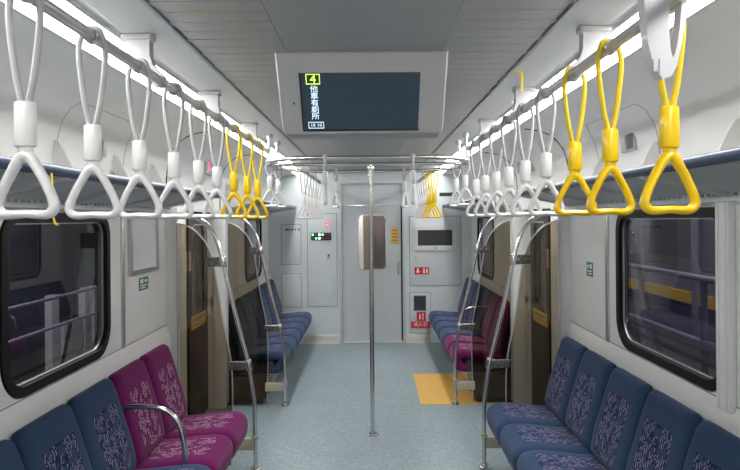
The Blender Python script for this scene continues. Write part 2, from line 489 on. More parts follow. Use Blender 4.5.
# side doors
dn = 0
for s, sd in ((-1, 'left'), (1, 'right')):
    dn += 1
    root = empty('door_%d' % dn, (s*1.42, 5.02, 0), kind='structure')
    for h in (-1, 1):
        y0, y1 = (-0.60, -0.004) if h < 0 else (0.004, 0.60)
        m = MB(); m.smooth = False
        ho = rrect(y0+0.10, y1-0.07, 0.80, 1.62, 0.09)
        m.ring(rect_like(y0, y1, 0.0, 1.86), ho, 'x', 0, s*0.03)
        lf = m.build('door_leaf', 'door', root)
        m = MB(); m.ring(rrect(y0+0.10, y1-0.07, 0.80, 1.62, 0.09), rrect(y0+0.113, y1-0.083, 0.813, 1.607, 0.08), 'x', -s*0.004, s*0.01)
        m.build('window_rim', 'steel', lf)
        m = MB(); m.prism(ho, 'x', s*0.012, s*0.018); m.build('pane', 'winglass', lf)
        m = MB(); m.box(-s*0.006, s*0.0, -0.012 if h < 0 else 0.0, 0.0 if h < 0 else 0.012, 0.0, 1.86)
        m.build('edge_seal', 'rubber', lf)
        # yellow warning sticker low on the leaf
        yy = -0.27 if h < 0 else 0.30
        m = MB(); m.box(-s*0.003, -s*0.0005, yy-0.22, yy+0.22, 0.77, 0.875)
        m.cur = 1
        for q in range(7):
            m.box(-s*0.0038, -s*0.003, yy-0.19+q*0.055, yy-0.155+q*0.055, 0.825, 0.855)
            m.box(-s*0.0038, -s*0.003, yy-0.19+q*0.055, yy-0.160+q*0.055, 0.795, 0.81)
        tag(m.build('warning_sticker', ['signy', 'seam'], lf), 'yellow sticker with dark print')
        m = MB(); m.box(-s*0.003, -s*0.0005, yy*.2-0.022, yy*.2+0.022, 1.25, 1.40); m.cur = 1
        for q in range(4): m.box(-s*0.0038, -s*0.003, yy*.2-0.013, yy*.2+0.013, 1.262+q*0.034, 1.285+q*0.034)
        tag(m.build('caution_label', ['signw', 'red'], lf), 'narrow red and white label')

# end wall
def fx(px): return (px-371.0)*8.5/F + CX
def fz(py): return EYE-(py-219.0)*8.5/F
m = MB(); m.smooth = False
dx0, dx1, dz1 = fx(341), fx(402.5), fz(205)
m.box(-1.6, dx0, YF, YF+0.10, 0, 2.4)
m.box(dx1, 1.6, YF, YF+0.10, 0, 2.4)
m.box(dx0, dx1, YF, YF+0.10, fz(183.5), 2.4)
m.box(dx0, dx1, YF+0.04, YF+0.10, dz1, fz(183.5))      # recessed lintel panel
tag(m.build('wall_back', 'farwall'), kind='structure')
m = MB(); m.smooth = False
m.box(-1.6, 1.6, Y0-0.1, Y0, 0, 2.4)
tag(m.build('wall_front', 'wall'), kind='structure')
# end door
root = empty('door_3', ((dx0+dx1)/2, YF+0.05, 0), kind='structure')
w2 = (dx1-dx0)/2; cxd = (dx0+dx1)/2
wx0, wx1, wz0, wz1 = fx(357.5)-cxd, fx(386.5)-cxd, fz(270.5), fz(214.5)
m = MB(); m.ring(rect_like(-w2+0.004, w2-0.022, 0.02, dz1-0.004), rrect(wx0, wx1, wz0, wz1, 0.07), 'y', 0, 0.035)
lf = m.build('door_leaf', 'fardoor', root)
m = MB(); m.ring(rrect(wx0, wx1, wz0, wz1, 0.07), rrect(wx0+.014, wx1-.014, wz0+.014, wz1-.014, 0.058), 'y', -0.006, 0.02); m.build('window_rim', 'steel', lf)
m = MB(); m.prism(rrect(wx0, wx1, wz0, wz1, 0.07), 'y', 0.02, 0.026); m.build('pane', 'winglass', lf)
m = MB(); hx = fx(398)-cxd; m.box(hx-0.012, hx+0.012, -0.004, 0.0, fz(276), fz(261), 0.0015); m.tube([(hx, -0.004, fz(274)), (hx, -0.03, fz(273)), (hx, -0.03, fz(263)), (hx, -0.004, fz(262))], 0.007, 8)
m.build('door_handle', 'brushed', lf)
m = MB(); m.box(w2-0.022, w2-0.002, 0.012, 0.03, 0.0, dz1); m.build('edge_seal', 'dark', root)
m = MB(); m.box(fx(391)-cxd, fx(398.5)-cxd, -0.003, 0, fz(244), fz(228)); m.cur = 1
for q in range(4): m.box(fx(392.3)-cxd, fx(397.3)-cxd, -0.0036, -0.003, fz(241.5)+q*0.045, fz(241.5)+0.02+q*0.045)
tag(m.build('warning_sticker', ['signy', 'seam'], lf), 'yellow sticker with dark print')
# door surround
tn += 1; m = MB()
for (a, b, c, d) in ((339.2, 341.5, 343, 182), (402.3, 405, 343, 182)): m.box(fx(a), fx(b), YF-0.012, YF+0.05, 0.0, fz(d), 0.003)
m.box(fx(341.5), fx(402.3), YF-0.012, YF+0.02, fz(184), fz(182), 0.003)
m.box(fx(341.5), fx(402.3), YF-0.006, YF+0.09, 0.0, 0.018, 0.003)
tag(m.build('trim_%d' % tn, 'fardoor'), kind='structure')
# connecting car behind the end door window
tn += 1; m = MB(); m.smooth = False
m.box(-0.9, 0.9, 10.6, 10.7, 0, 2.4); m.box(-0.9, 0.9, 8.6, 10.7, -0.06, 0); m.box(-0.9, 0.9, 8.6, 10.7, 2.3, 2.36)
m.box(-0.98, -0.9, 8.6, 10.7, 0, 2.4); m.box(0.9, 0.98, 8.6, 10.7, 0, 2.4)
m.cur = 1; m.box(-0.02, 0.40, 9.9, 9.98, 0.9, 2.0); m.cur = 2; m.box(-0.30, -0.10, 9.6, 9.7, 0.0, 2.1)
tag(m.build('trim_%d' % tn, ['beige', 'brownish', 'wall']), kind='structure')
ld = bpy.data.lights.new('vestibule_lamp', 'AREA'); ld.energy = 26; ld.size = 0.5; ld.color = (1, 0.96, 0.90)
lo = bpy.data.objects.new('vestibule_lamp', ld); lo.location = (0, 9.4, 2.28); COL.objects.link(lo)
tag(lo, kind='structure')

# ------------------------------------------------------------------ things on the end wall
def access_panel(px0, px1, py0, py1, label, knobs):
    x0, x1, z0, z1 = fx(px0), fx(px1), fz(py1), fz(py0)
    cx = (x0+x1)/2
    r = empty('access_panel', (cx, YF, z0), label, 'access panel')
    w = (x1-x0)/2; h = z1-z0
    m = MB(); m.cur = 0; m.box(-w, w, -0.003, 0.0, 0, h); m.build('edge_gap', 'seam', r)
    m = MB(); m.box(-w+0.007, w-0.007, -0.009, -0.003, 0.007, h-0.007, 0.002); m.build('cover', 'farwall', r)
    for kx, kz in knobs:
        m = MB(); x = fx(kx)-cx; z = fz(kz)-z0
        m.cyl((x, -0.009, z), (x, -0.014, z), 0.014, 12); m.cur = 1; m.box(x-0.009, x+0.009, -0.0155, -0.014, z-0.002, z+0.002)
        m.build('lock', ['brushed', 'black'], r)
    return r
r = access_panel(281, 301, 223.5, 264, 'upper small grey access panel with black print on end wall, left of door', [(298.5, 260.5)])
m = MB(); x = fx(288.5)-(fx(281)+fx(301))/2; z = fz(229)-fz(264)
for q, wq in enumerate((0.045, 0.03, 0.03, 0.02, 0.03)):
    m = MB(); m.box(x-0.04+q*0.042, x-0.04+q*0.042+wq*0.7, -0.0105, -0.009, z-0.012, z+0.012)
    m.build('printed_mark', 'black', r)
access_panel(281, 301, 273, 306.7, 'lower small grey access panel beside the far blue seats', [(298.5, 276.5), (298.5, 302.5)])
r = access_panel(307, 337, 213, 306.5, 'tall grey access panel with indicator lights, left of end door', [(334, 295)])
x0 = (fx(307)+fx(337))/2; zz = fz(306.5)
m = MB(); m.box(fx(327)-x0, fx(330)-x0, -0.013, -0.009, fz(259)-zz, fz(253)-zz, 0.002); m.cur = 1; m.box(fx(327.7)-x0, fx(329.3)-x0, -0.0145, -0.013, fz(256)-zz, fz(254)-zz)
m.build('latch', ['brushed', 'black'], r)
m = MB(); m.box(fx(311)-x0, fx(331.3)-x0, -0.022, -0.009, fz(239.8)-zz, fz(232.2)-zz, 0.002)
pn = m.build('indicator_panel', 'black', r)
for i in range(6):
    for j in range(2):
        lx = fx(312.8+i*3.3)-x0; lz = fz(234.2+j*3.6)-zz
        mt = 'ledw' if (i == 2) else ('ledg' if (i < 4 and (i+j) % 3 != 1) else 'ledr')
        m = MB(); m.box(lx-0.012, lx+0.012, -0.025, -0.022, lz-0.012, lz+0.012, 0.002)
        m.build('indicator_light', mt, pn)
# red tag above
m = MB(); m.box(fx(325), fx(330), YF-0.02, YF-0.009, fz(225.5), fz(222), 0.002); m.cur = 1; m.box(fx(326), fx(329), YF-0.021, YF-0.02, fz(224.6), fz(223.5))
tag(m.build('warning_label', ['pink', 'signw']), 'tiny pinkish red label above the indicator lights on end wall', 'label')

r = access_panel(409, 461, 216.5, 286.5, 'wide grey access panel with glazed box, right of end door', [(412, 278.5)])
x0 = (fx(409)+fx(461))/2; zz = fz(286.5)
m = MB(); m.ring(rect_like(fx(414)-x0, fx(456.5)-x0, fz(251)-zz, fz(226.7)-zz), rrect(fx(417.5)-x0, fx(452)-x0, fz(246)-zz, fz(230.5)-zz, 0.01), 'y', -0.03, -0.009)
gb = m.build('glazed_box', 'white', r)
m = MB(); m.box(fx(417)-x0, fx(452.5)-x0, -0.016, -0.012, fz(246.5)-zz, fz(230)-zz); m.build('dark_glass', 'darkglass', gb)
m = MB(); m.cyl((fx(435)-x0, -0.03, fz(248.5)-zz), (fx(435)-x0, -0.034, fz(248.5)-zz), 0.010, 10); m.build('lock', 'black', gb)
m = MB(); m.box(fx(414.3)-x0, fx(417)-x0, -0.013, -0.009, fz(261)-zz, fz(255.5)-zz, 0.002); m.build('latch', 'brushed', r)
def sign(px0, px1, py0, py1, name, label, cat, body, tz=None, mt='red', yd=0.012):
    x0, x1, z0, z1 = fx(px0), fx(px1), fz(py1), fz(py0)
    r = empty(name, ((x0+x1)/2, YF-yd, z0), label, cat)
    m = MB(); m.box(-(x1-x0)/2, (x1-x0)/2, -0.002, 0, 0, z1-z0); m.build('board', mt, r)
    return r, x1-x0, z1-z0
r, w, h = sign(414, 428.5, 267.5, 274.8, 'direction_sign', 'red sign with white down arrow under the glazed box', 'sign', '')
m = MB(); m.prism([(-0.072, 0.012), (-0.045, 0.045), (-0.062, 0.045), (-0.062, h-0.014), (-0.082, h-0.014), (-0.082, 0.045), (-0.099, 0.045)] if False else
                  [(-0.052, 0.014), (-0.022, 0.046), (-0.042, 0.046), (-0.042, h-0.014), (-0.062, h-0.014), (-0.062, 0.046), (-0.082, 0.046)], 'y', -0.0032, -0.002); m.build('arrow', 'signw', r)
m = MB(); m.cyl((0.03, -0.002, h/2+0.028), (0.03, -0.0032, h/2+0.028), 0.010, 10); m.box(0.017, 0.043, -0.0032, -0.002, 0.016, h/2+0.012)
m.box(0.058, 0.078, -0.0032, -0.002, 0.018, h-0.02); m.cur = 0
m.build('pictogram', 'signw', r)
r = access_panel(409, 429.8, 292.5, 333.7, 'grey extinguisher cabinet with small dark window and red signs', [])
x0 = (fx(409)+fx(429.8))/2; zz = fz(333.7)
m = MB(); m.ring(rect_like(fx(412.5)-x0, fx(425.8)-x0, fz(311.5)-zz, fz(295.5)-zz), rrect(fx(413.3)-x0, fx(425)-x0, fz(310.7)-zz, fz(296.3)-zz, 0.006), 'y', -0.014, -0.009); m.build('window_rim', 'rackgrey', r)
m = MB(); m.box(fx(413)-x0, fx(425.3)-x0, -0.0115, -0.009, fz(311)-zz, fz(296)-zz); m.build('dark_glass', 'darkglass', r)
m = MB(); m.box(fx(411.8)-x0, fx(413.8)-x0, -0.015, -0.009, fz(319)-zz, fz(313.5)-zz, 0.002); m.build('latch', 'brushed', r)
r, w, h = sign(415.8, 425, 312.3, 321.2, 'extinguisher_sign', 'small red extinguisher pictogram sign on cabinet, right of end door', 'sign', '')
m = MB(); m.box(-0.028, -0.008, -0.0032, -0.002, 0.02, h-0.045); m.cyl((-0.018, -0.002, h-0.035), (-0.018, -0.0032, h-0.035), 0.009, 10)
m.box(0.012, 0.030, -0.0032, -0.002, 0.02, 0.05); m.box(0.012, 0.030, -0.0032, -0.002, 0.062, h-0.02); m.build('pictogram', 'signw', r)
r, w, h = sign(410.2, 429, 321.6, 328.2, 'extinguisher_name_sign', 'wide red sign with white characters low on the extinguisher cabinet', 'sign', '')
text('滅火器', 0.066, 'signw', r, 'lettering', T(0, -0.0025, h*.52) @ FACE)
# kick plates, vent slot
for a, b, lb in ((305, 339, 'left'), (405.5, 428.5, 'right')):
    m = MB(); m.box(fx(a), fx(b), YF-0.012, YF, 0.0, fz(334.5), 0.002); m.box(fx(a), fx(b), YF-0.02, YF, 0.0, 0.012, 0.002)
    tag(m.build('kick_plate', 'kick'), 'stainless kick plate at the foot of the end wall, %s of door' % lb, 'kick plate')
m = MB(); m.box(fx(440), fx(455), YF-0.004, YF+0.0, fz(196.5), fz(193.5)); m.cur = 1; m.box(fx(439.5), fx(455.5), YF-0.003, YF, fz(197), fz(193))
tag(m.build('vent_slot', ['dark', 'seam']), 'narrow dark vent slot high on the end wall above right rack', 'vent')

# ------------------------------------------------------------------ floor marking
m = MB(); m.box(0.45, 1.30, 5.68, 6.80, 0.0, 0.003)
tag(m.build('floor_marking', 'yellowfloor'), 'ochre yellow rectangle laid in the floor below the right magenta seats', 'floor marking')

# ------------------------------------------------------------------ ceiling lights
for s in (-1, 1):
    y = -1.35; i = 0
    while y < 8.3:
        L_ = 1.22; yb = min(y+L_-0.006, 8.46)
        r = empty('ceiling_light', (s*0.90, y, 2.26), 'linear ceiling light above the %s handrail, %s' % ('left' if s < 0 else 'right',
             ['behind the camera', 'just over the camera', 'nearest run in the photo', 'second run ahead of the camera', 'third run ahead, short of the doors', 'run above the door area', 'run past the doors', 'run touching the end wall'][min(i, 7)]), 'ceiling light', 'linear lights along the %s side' % ('left' if s < 0 else 'right'))
        m = MB()
        n = V((-0.4, 0, -1)).normalized()
        # diffuser: shallow tilted bar from (0.835,2.284) to (0.95,2.243)
        m.prism([(s*(0.842-0.90), 2.279-2.26), (s*(0.948-0.90), 2.238-2.26), (s*(0.951-0.90), 2.262-2.26), (s*(0.85-0.90), 2.30-2.26)], 'y', 0.004, yb-y-0.004)
        m.build('diffuser', 'lamp', r)
        m = MB()
        m.prism([(s*(0.949-0.90), 2.232-2.26), (s*(0.962-0.90), 2.232-2.26), (s*(0.962-0.90), 2.27-2.26), (s*(0.953-0.90), 2.27-2.26)], 'y', 0, yb-y)
        m.prism([(s*(0.834-0.90), 2.278-2.26), (s*(0.842-0.90), 2.275-2.26), (s*(0.848-0.90), 2.30-2.26), (s*(0.838-0.90), 2.30-2.26)], 'y', 0, yb-y)
        m.build('frame', 'plate', r)
        y += L_; i += 1

# ------------------------------------------------------------------ passenger display
r = empty('passenger_display', (CX-0.032, 2.5, 2.0), 'grey ceiling display panel with dark screen and green 4', 'display')
tt = (-0.345, 2.44-2.5, CZ-0.001-2.0); 
# face plane: top edge y=2.46,z=2.3 ; bottom edge y=2.70,z=2.0
def fp(u, v, off=0.0):     # u in metres from centre, v in 0..1 down the face, off towards viewer
    ty, tz, by, bz = 2.475-2.5, 0.298, 2.70-2.5, 0.005
    d = V((0, by-ty, bz-tz)).normalized(); nrm = V((0, d.z, -d.y))       # faces -y and down
    if nrm.y > 0: nrm = -nrm
    p = V((u, ty+(by-ty)*v, tz+(bz-tz)*v)) + nrm*off
    return p
m = MB(); m.smooth = False
hw = 0.338
fl = []
for (a, b) in rrect(-hw, hw, 0.0, 1.0, (0.03, 0.03, 0.004, 0.004)): fl.append((a, b))
# rounded corners at the bottom: v measured with 0.37 m face length
def corner_pts(g):
    out = []; Lf = 0.353
    for (u, q) in rrect(-hw+g, hw-g, 0+g, Lf-g, (0.004, 0.004, 0.022, 0.022)):
        out.append(fp(u, q/Lf, 0))
    return out
loopF = corner_pts(0.0); n = len(loopF)
nv = V((0, -0.3, -0.2)).normalized()
loops = [[p + V((0, 0.12*(1 if p.z < 0.28 else 0.4), 0)) for p in loopF], [p + V((0, 0.010, 0.004)) for p in loopF], [q for q in corner_pts(0.007)]]
for p in loops[0]: p.z = min(p.z, 0.298)
vs = [p for L_ in loops for p in L_]; fs = []
for k in range(2):
    for i in range(n):
        j = (i+1) % n; fs.append((k*n+i, k*n+j, (k+1)*n+j, (k+1)*n+i))
fs.append(tuple(2*n+i for i in range(n))); fs.append(tuple(range(n))[::-1])
m.add(vs, fs); m.smooth = False
m.build('housing', 'tvhouse', r)
# mounting neck to the ceiling behind
m = MB(); m.prism([(2.50-2.5, 0.299), (2.76-2.5, 0.03), (2.83-2.5, 0.03), (2.95-2.5, 0.299)], 'x', -0.30, 0.30); m.build('rear_cover', 'tvhouse', r)
su0, su1 = -0.243, 0.232; v0, v1 = 0.235, 0.925
def quad_plate(mb, u0, u1, va, vb, o0, o1):
    ps = [fp(u0, va, o0), fp(u1, va, o0), fp(u1, vb, o0), fp(u0, vb, o0), fp(u0, va, o1), fp(u1, va, o1), fp(u1, vb, o1), fp(u0, vb, o1)]
    sm = mb.smooth; mb.smooth = False
    mb.add(ps, [(0, 1, 2, 3), (4, 7, 6, 5), (0, 4, 5, 1), (1, 5, 6, 2), (2, 6, 7, 3), (3, 7, 4, 0)]); mb.smooth = sm
m = MB(); quad_plate(m, su0, su1, v0, v1, -0.002, 0.002); sc_ = m.build('screen', 'screen', r)
m = MB(); quad_plate(m, su0-0.004, su1+0.004, v1, v1+0.016, 0, 0.004); quad_plate(m, su0-0.006, su0, v0, v1+0.016, 0, 0.004); m.build('screen_lip', 'black', r)
# oriented matrix for text
d = (fp(0, 1)-fp(0, 0)).normalized(); up = -d; xr = V((1, 0, 0)); nn = xr.cross(up)
def FT(u, v, off=0.003):
    p = fp(u, v, off)
    return Matrix(((xr.x, up.x, nn.x, p.x), (xr.y, up.y, nn.y, p.y), (xr.z, up.z, nn.z, p.z), (0, 0, 0, 1)))
tx = -0.195
m = MB()
for (a, b, c, e) in ((tx-0.028, tx+0.028, 0.245, 0.253), (tx-0.028, tx+0.028, 0.357, 0.365), (tx-0.028, tx-0.025, 0.245, 0.365), (tx+0.025, tx+0.028, 0.245, 0.365)):
    quad_plate(m, a, b, c, e, 0.002, 0.0035)
tag(m.build('number_box', 'textg', sc_), 'lime green box around number')
text('4', 0.052, 'textg', sc_, 'number', FT(tx, 0.310))
for i, ch in enumerate('他車有廁所'):
    text(ch, 0.033, 'textw', sc_, 'lettering', FT(tx+0.002, 0.425+i*0.083))
m = MB()
for (a, b, c, e) in ((tx-0.030, tx+0.034, 0.825, 0.831), (tx-0.030, tx+0.034, 0.900, 0.906), (tx-0.030, tx-0.028, 0.825, 0.906), (tx+0.032, tx+0.034, 0.825, 0.906)):
    quad_plate(m, a, b, c, e, 0.002, 0.0035)
m.build('time_box', 'textw', sc_)
text('10 10', 0.021, 'textw', sc_, 'lettering', FT(tx+0.002, 0.866))
m = MB(); quad_plate(m, -0.281, -0.274, 0.585, 0.605, 0, 0.0022); m.build('sensor', 'black', r)

# ------------------------------------------------------------------ handrails with brackets
RX, RZ, RR = 0.70, 2.13, 0.0155
FXR = 0.645
def bracket_mesh(x):
    m = MB()
    dxx = x-0.70; sh = -0.018
    # S-shaped plate: wide top, hooks round the rail below
    poly = [(0.835, 2.281), (0.835, 2.268), (0.825, 2.262), (0.822, 2.23), (0.80, 2.185), (0.765, 2.152), (0.728, 2.128), (0.715, 2.108), (0.695, 2.106),
            (0.680, 2.118), (0.680, 2.142), (0.700, 2.160), (0.722, 2.18), (0.738, 2.21), (0.745, 2.245), (0.745, 2.262), (0.735, 2.268), (0.735, 2.2885)]
    m.prism([(p[0]+dxx+sh*min(1, max(0, (p[1]-2.16)/0.08)), p[1]) for p in poly], 'y', -0.02, 0.02)
    m.box(0.722+dxx, 0.822+dxx, -0.026, 0.026, 2.266, 2.285, 0.003)
    return m
def handrail(s, x, y0, y1, brk, label):
    r = empty('handrail', (s*x, y0, RZ), label, 'handrail')
    m = MB(); m.cyl((0, 0, 0), (0, y1-y0, 0), RR, 18, 0.003)
    m.cyl((0, -0.004, 0), (0, 0.02, 0), RR+0.004, 18, 0.002); m.cyl((0, y1-y0-0.02, 0), (0, y1-y0+0.004, 0), RR+0.004, 18, 0.002)
    m.build('rail_tube', 'rail', r)
    for yb in brk:
        m = bracket_mesh(x); m.v = [(s*p[0]-s*x, p[1]+yb-y0, p[2]-RZ) for p in m.v]
        m.build('bracket', 'bracketgrey', r)
handrail(-1, RX, 0.3, 4.47, (1.1, 2.19, 3.16, 4.2), 'grey overhead handrail along left side carrying white and yellow straps')
handrail(1, RX, 0.3, 4.40, (1.12, 2.14, 3.12, 4.12), 'grey overhead handrail along right side, yellow straps nearest')
handrail(-1, FXR, 6.1, 8.35, (6.35, 7.3, 8.25), 'short grey handrail beyond the doors on left, white straps only')
handrail(1, FXR, 6.1, 8.35, (6.35, 7.3, 8.25), 'short grey handrail beyond the doors on right with yellow and white straps')

# ------------------------------------------------------------------ hanging straps
def strap_parts(root, plastic, webbing, top, rr, sleeve_h=0.094, drop=None, scale=1.0):
    """root origin at rail centre; handle bottom at -drop; loop over a rail of radius rr running along local y"""
    hb = -drop
    hh = 0.143*scale; hz = hb+hh            # apex of the handle
    s0 = hz+0.008; s1 = s0+sleeve_h*scale
    # webbing loop
    wdt = 0.030*scale if top else 0.03
    P = [(0.006, 0, s1-0.015), (0.010, 0, s1+0.01), (0.020*scale, 0, s1+(0-s1)*0.25), (0.032*scale, 0, s1+(0-s1)*0.65), (0.033*scale, 0, -0.03), (rr+0.010, 0, 0.002), (rr*.75+0.006, 0, rr*.8+0.004), (0, 0, rr+0.0055)]
    pts = bez(P, 5); pts = pts + [V((-p.x, p.y, p.z)) for p in reversed(pts[:-1])]
    m = MB(); m.tube(pts, 0.0045*scale, 10, rb=0.0088*scale, up=None) if False else m.tube([p for p in pts], 0.0088*scale, 10, rb=0.0072*scale, up=(0, 1, 0))
    m.build('strap_loop', webbing, root)
    # metal clip over the rail
    m = MB(); arc = [(math.cos(a)*(rr+0.0035), 0.0, math.sin(a)*(rr+0.0035)) for a in [PI*k/10 for k in range(11)]]
    m.tube([(p[0], 0.013, p[2]) for p in arc], 0.0035, 8, rb=0.006, up=(0, 1, 0)) if False else None
    hoop = [(math.cos(a), 0, math.sin(a)) for a in [2*PI*k/20 for k in range(20)]]
    m.tube([(p[0]*(rr+0.0025), 0, p[2]*(rr+0.0025)) for p in hoop], 0.0165, 10, closed=True, rb=0.0035, up=(0, 1, 0))
    m.build('clip', 'rail', root)
    # sleeve
    m = MB(); R = 0.0235*scale
    m.tube([(0, 0, s0), (0, 0, s0+0.001), (0, 0, s0+0.004), (0, 0, s1-0.004), (0, 0, s1-0.001), (0, 0, s1)],
           [R-0.005, R-0.0015, R, R*0.95, R*0.95-0.0015, R*0.95-0.005], 20, rb=[x*0.78 for x in [R-0.005, R-0.0015, R, R*0.95, R*0.95-0.0015, R*0.95-0.005]], up=(1, 0, 0))
    m.build('sleeve', plastic, root)
    # handle: rounded triangle
    w = 0.0605*scale; zb = hb+0.0105*scale; za = hz-0.010*scale
    K = [(0, za, .0135, .0145), (0.012*scale, za-0.006*scale, .0125, .013), (0.029*scale, za-0.032*scale, .0100, .013), (0.0475*scale, zb+0.056*scale, .0098, .013), (w, zb+0.024*scale, .0102, .013),
         (w-0.002*scale, zb+0.008*scale, .0108, .013), (w-0.018*scale, zb-0.001, .0100, .014), (0.0, zb+0.001, .0088, .014)]
    half = [(V((k[0], 0, k[1])), k[2], k[3]) for k in K]
    pp = bez([h[0] for h in half], 4); n = len(pp)
    def rad(i, q):
        t = i/4; a = int(min(t, len(K)-2)); f = t-a
        return (K[a][q]*(1-f)+K[a+1][q]*f)*scale
    pts = pp + [V((-p.x, 0, p.z)) for p in reversed(pp[1:-1])]
    ra = [rad(i, 2) for i in range(n)]; rb = [rad(i, 3) for i in range(n)]
    ra = ra + list(reversed(ra[1:-1])); rb = rb + list(reversed(rb[1:-1]))
    m = MB(); m.tube(pts, rb, 12, closed=True, rb=ra, up=(0, 1, 0))
    m.tube([(0, 0, za), (0, 0, s0-0.001), (0, 0, s0+0.01)], [0.016*scale, 0.017*scale, 0.017*scale], 12, rb=0.012*scale, up=(1, 0, 0))
    m.build('handle', plastic, root)

def make_strap(colour, kind):
    r = empty('hanging_strap')
    if kind == 'rail': strap_parts(r, 'yellow' if colour == 'y' else 'white', 'ycord' if colour == 'y' else 'cord', True, RR, drop=RZ-1.655)
    else: strap_parts(r, 'white', 'cord', True, 0.0145, drop=2.07-1.745, sleeve_h=0.09, scale=0.97)
    return r
protos = {}
def strap(colour, kind, loc, rz, label, group):
    k = (colour, kind)
    if k not in protos: protos[k] = make_strap(colour, kind); o = protos[k]
    else: o = copy_tree(protos[k])
    o.location = loc; o.rotation_euler = (0, 0, rz)
    tag(o, label, 'hanging strap', group)
    return o
ordn = ['nearest the camera', 'second from the camera', 'third from the camera', 'fourth from the camera', 'fifth from the camera', 'farthest of the six']
yo = ['nearest the camera', 'middle of the three', 'farthest of the three']
Lp = [1.336, 1.66, 1.995, 2.345, 2.68, 3.0, 3.37, 3.73, 4.07]
for i, d_ in enumerate(Lp):
    rz = [-.06, .05, .0, .06, -.04, .05, .0, .08, -.05][i]
    if i < 6: strap('w', 'rail', (-RX, d_, RZ), rz, 'white triangular hanging strap on near left handrail, ' + ordn[i], 'white straps on the near left handrail')
    else: strap('y', 'rail', (-RX, d_, RZ), rz, 'yellow hanging strap on near left handrail, ' + yo[i-6], 'yellow straps on the near left handrail')
Rp = [1.455, 1.815, 2.13, 2.48, 2.81, 3.15, 3.46, 3.79, 4.13]
for i, d_ in enumerate(Rp):
    rz = [.12, .10, -.02, -.05, .05, .0, .06, -.05, .04][i]
    if i < 3:
        lb = 'yellow hanging strap on near right handrail, ' + yo[i]
        if i == 0: lb = 'large yellow hanging strap at upper right with grey plastic guard'
        o = strap('y', 'rail', (RX, d_, RZ), rz, lb, 'yellow straps on the near right handrail')
        if i == 0: near_y = o
    else: strap('w', 'rail', (RX, d_, RZ), rz, 'white triangular hanging strap on near right handrail, ' + ordn[i-3], 'white straps on the near right handrail')
# grey guard on the nearest yellow strap
m = MB()
def q2(px, py, d=1.42): return ((px-371)*d/F + CX - RX, EYE-(py-219)*d/F - RZ)
outer = [q2(*p) for p in ((632, -14), (634, 20), (637, 50), (641, 66), (648, 80), (652, 85), (661, 82), (667, 72), (673, 45), (678, 20), (679, 0), (676, -14))]
inner_ = [q2(*p) for p in ((659, -8), (660, 15), (659, 35), (660, 52), (661.5, 60), (662.5, 64), (665, 60), (667.5, 50), (670, 35), (672, 15), (672, 0), (670, -8))]
m.ring(outer, inner_, 'y', -0.068, -0.042)
m.box(q2(642, 0)[0], q2(645, 0)[0], -0.071, -0.068, q2(0, 78)[1], q2(0, 66)[1])
m.box(q2(648, 0)[0], q2(651, 0)[0], -0.071, -0.068, q2(0, 82)[1], q2(0, 66)[1])
m.box(-0.045, 0.045, -0.045, 0.0, RR, RR+0.012, 0.003)
tag(m.build('strap_guard', 'greyp', near_y), 'light grey plastic guard')

# far straps
fo = ['nearest the doors', 'second from the doors', 'third from the doors', 'fourth from the doors', 'second from the end wall', 'nearest the end wall']
for i in range(6):
    strap('w', 'rail', (-FXR, 6.35+i*0.36, RZ), random.uniform(-.1, .1), 'small far white strap on left handrail beyond doors, ' + fo[i], 'white straps beyond the doors, left')
    if i < 3: strap('y', 'rail', (FXR, 6.30+i*0.30, RZ), random.uniform(-.1, .1), 'small far yellow strap on right handrail beyond doors, ' + yo[i].replace('nearest the camera', 'nearest the doors'), 'yellow straps beyond the doors, right')
for i in range(4):
    strap('w', 'rail', (FXR, 7.22+i*0.32, RZ), random.uniform(-.1, .1), 'small far white strap behind the yellow ones on right handrail, ' + ['next to the yellow', 'second from the yellow', 'second from the end wall', 'nearest the end wall'][i], 'white straps beyond the doors, right')

# ------------------------------------------------------------------ ring handrail over the doors
GZ = 2.07; ya, yb = 4.36, 5.62; gx = 0.745
r = empty('ring_handrail', (0, 4.99, GZ), 'oval steel handrail hung from ceiling above the centre pole', 'handrail')
pts = []
for (cx, cy, a0) in ((gx-0.42, 5.62-0.46, 0), (-gx+0.42, 5.62-0.46, PI/2), (-gx+0.42, 4.36+0.46, PI), (gx-0.42, 4.36+0.46, 1.5*PI)):
    for k in range(9):
        a = a0+PI/2*k/8; ex = abs(math.cos(a)); 
        pts.append((cx+0.42*math.cos(a), cy+0.46*math.sin(a)-4.99, 0))
m = MB(); m.tube(pts, 0.0145, 12, closed=True, up=(0, 0, 1)); m.build('ring_tube', 'steel', r)
m = MB(); m.cyl((-gx+0.005, -0.10, 0), (gx-0.005, -0.10, 0), 0.0135, 12); m.build('cross_bar', 'steel', r)
for sx in (-1, 1):
    for yy in (4.80, 5.20):
        m = MB(); m.tube([(sx*gx, yy-4.99, 0.0), (sx*gx, yy-4.99, 0.04), (sx*gx*0.985, yy-4.99, CZ-GZ-0.012)], 0.012, 12)
        m.cyl((sx*gx, yy-4.99, -0.018), (sx*gx, yy-4.99, 0.03), 0.020, 14, 0.003)
        m.cyl((sx*gx*0.985, yy-4.99, CZ-GZ-0.045), (sx*gx*0.985, yy-4.99, CZ-GZ-0.008), 0.024, 16, 0.003)
        m.build('hanger', 'rackgrey', r)
lg = 'white straps on the oval handrail'
strap('w', 'ring', (-gx, 4.86, GZ), 0.05, 'white strap on the left end of oval handrail, nearer one', lg)
strap('w', 'ring', (-gx+.004, 5.26, GZ), 0.0, 'white strap on the left end of oval handrail, farther one', lg)
strap('w', 'ring', (gx, 4.90, GZ), -0.05, 'white strap on the right end of oval handrail, nearer one', lg)
strap('w', 'ring', (gx-.012, 5.33, GZ), 0.05, 'white strap on the right end of oval handrail, farther one', lg)
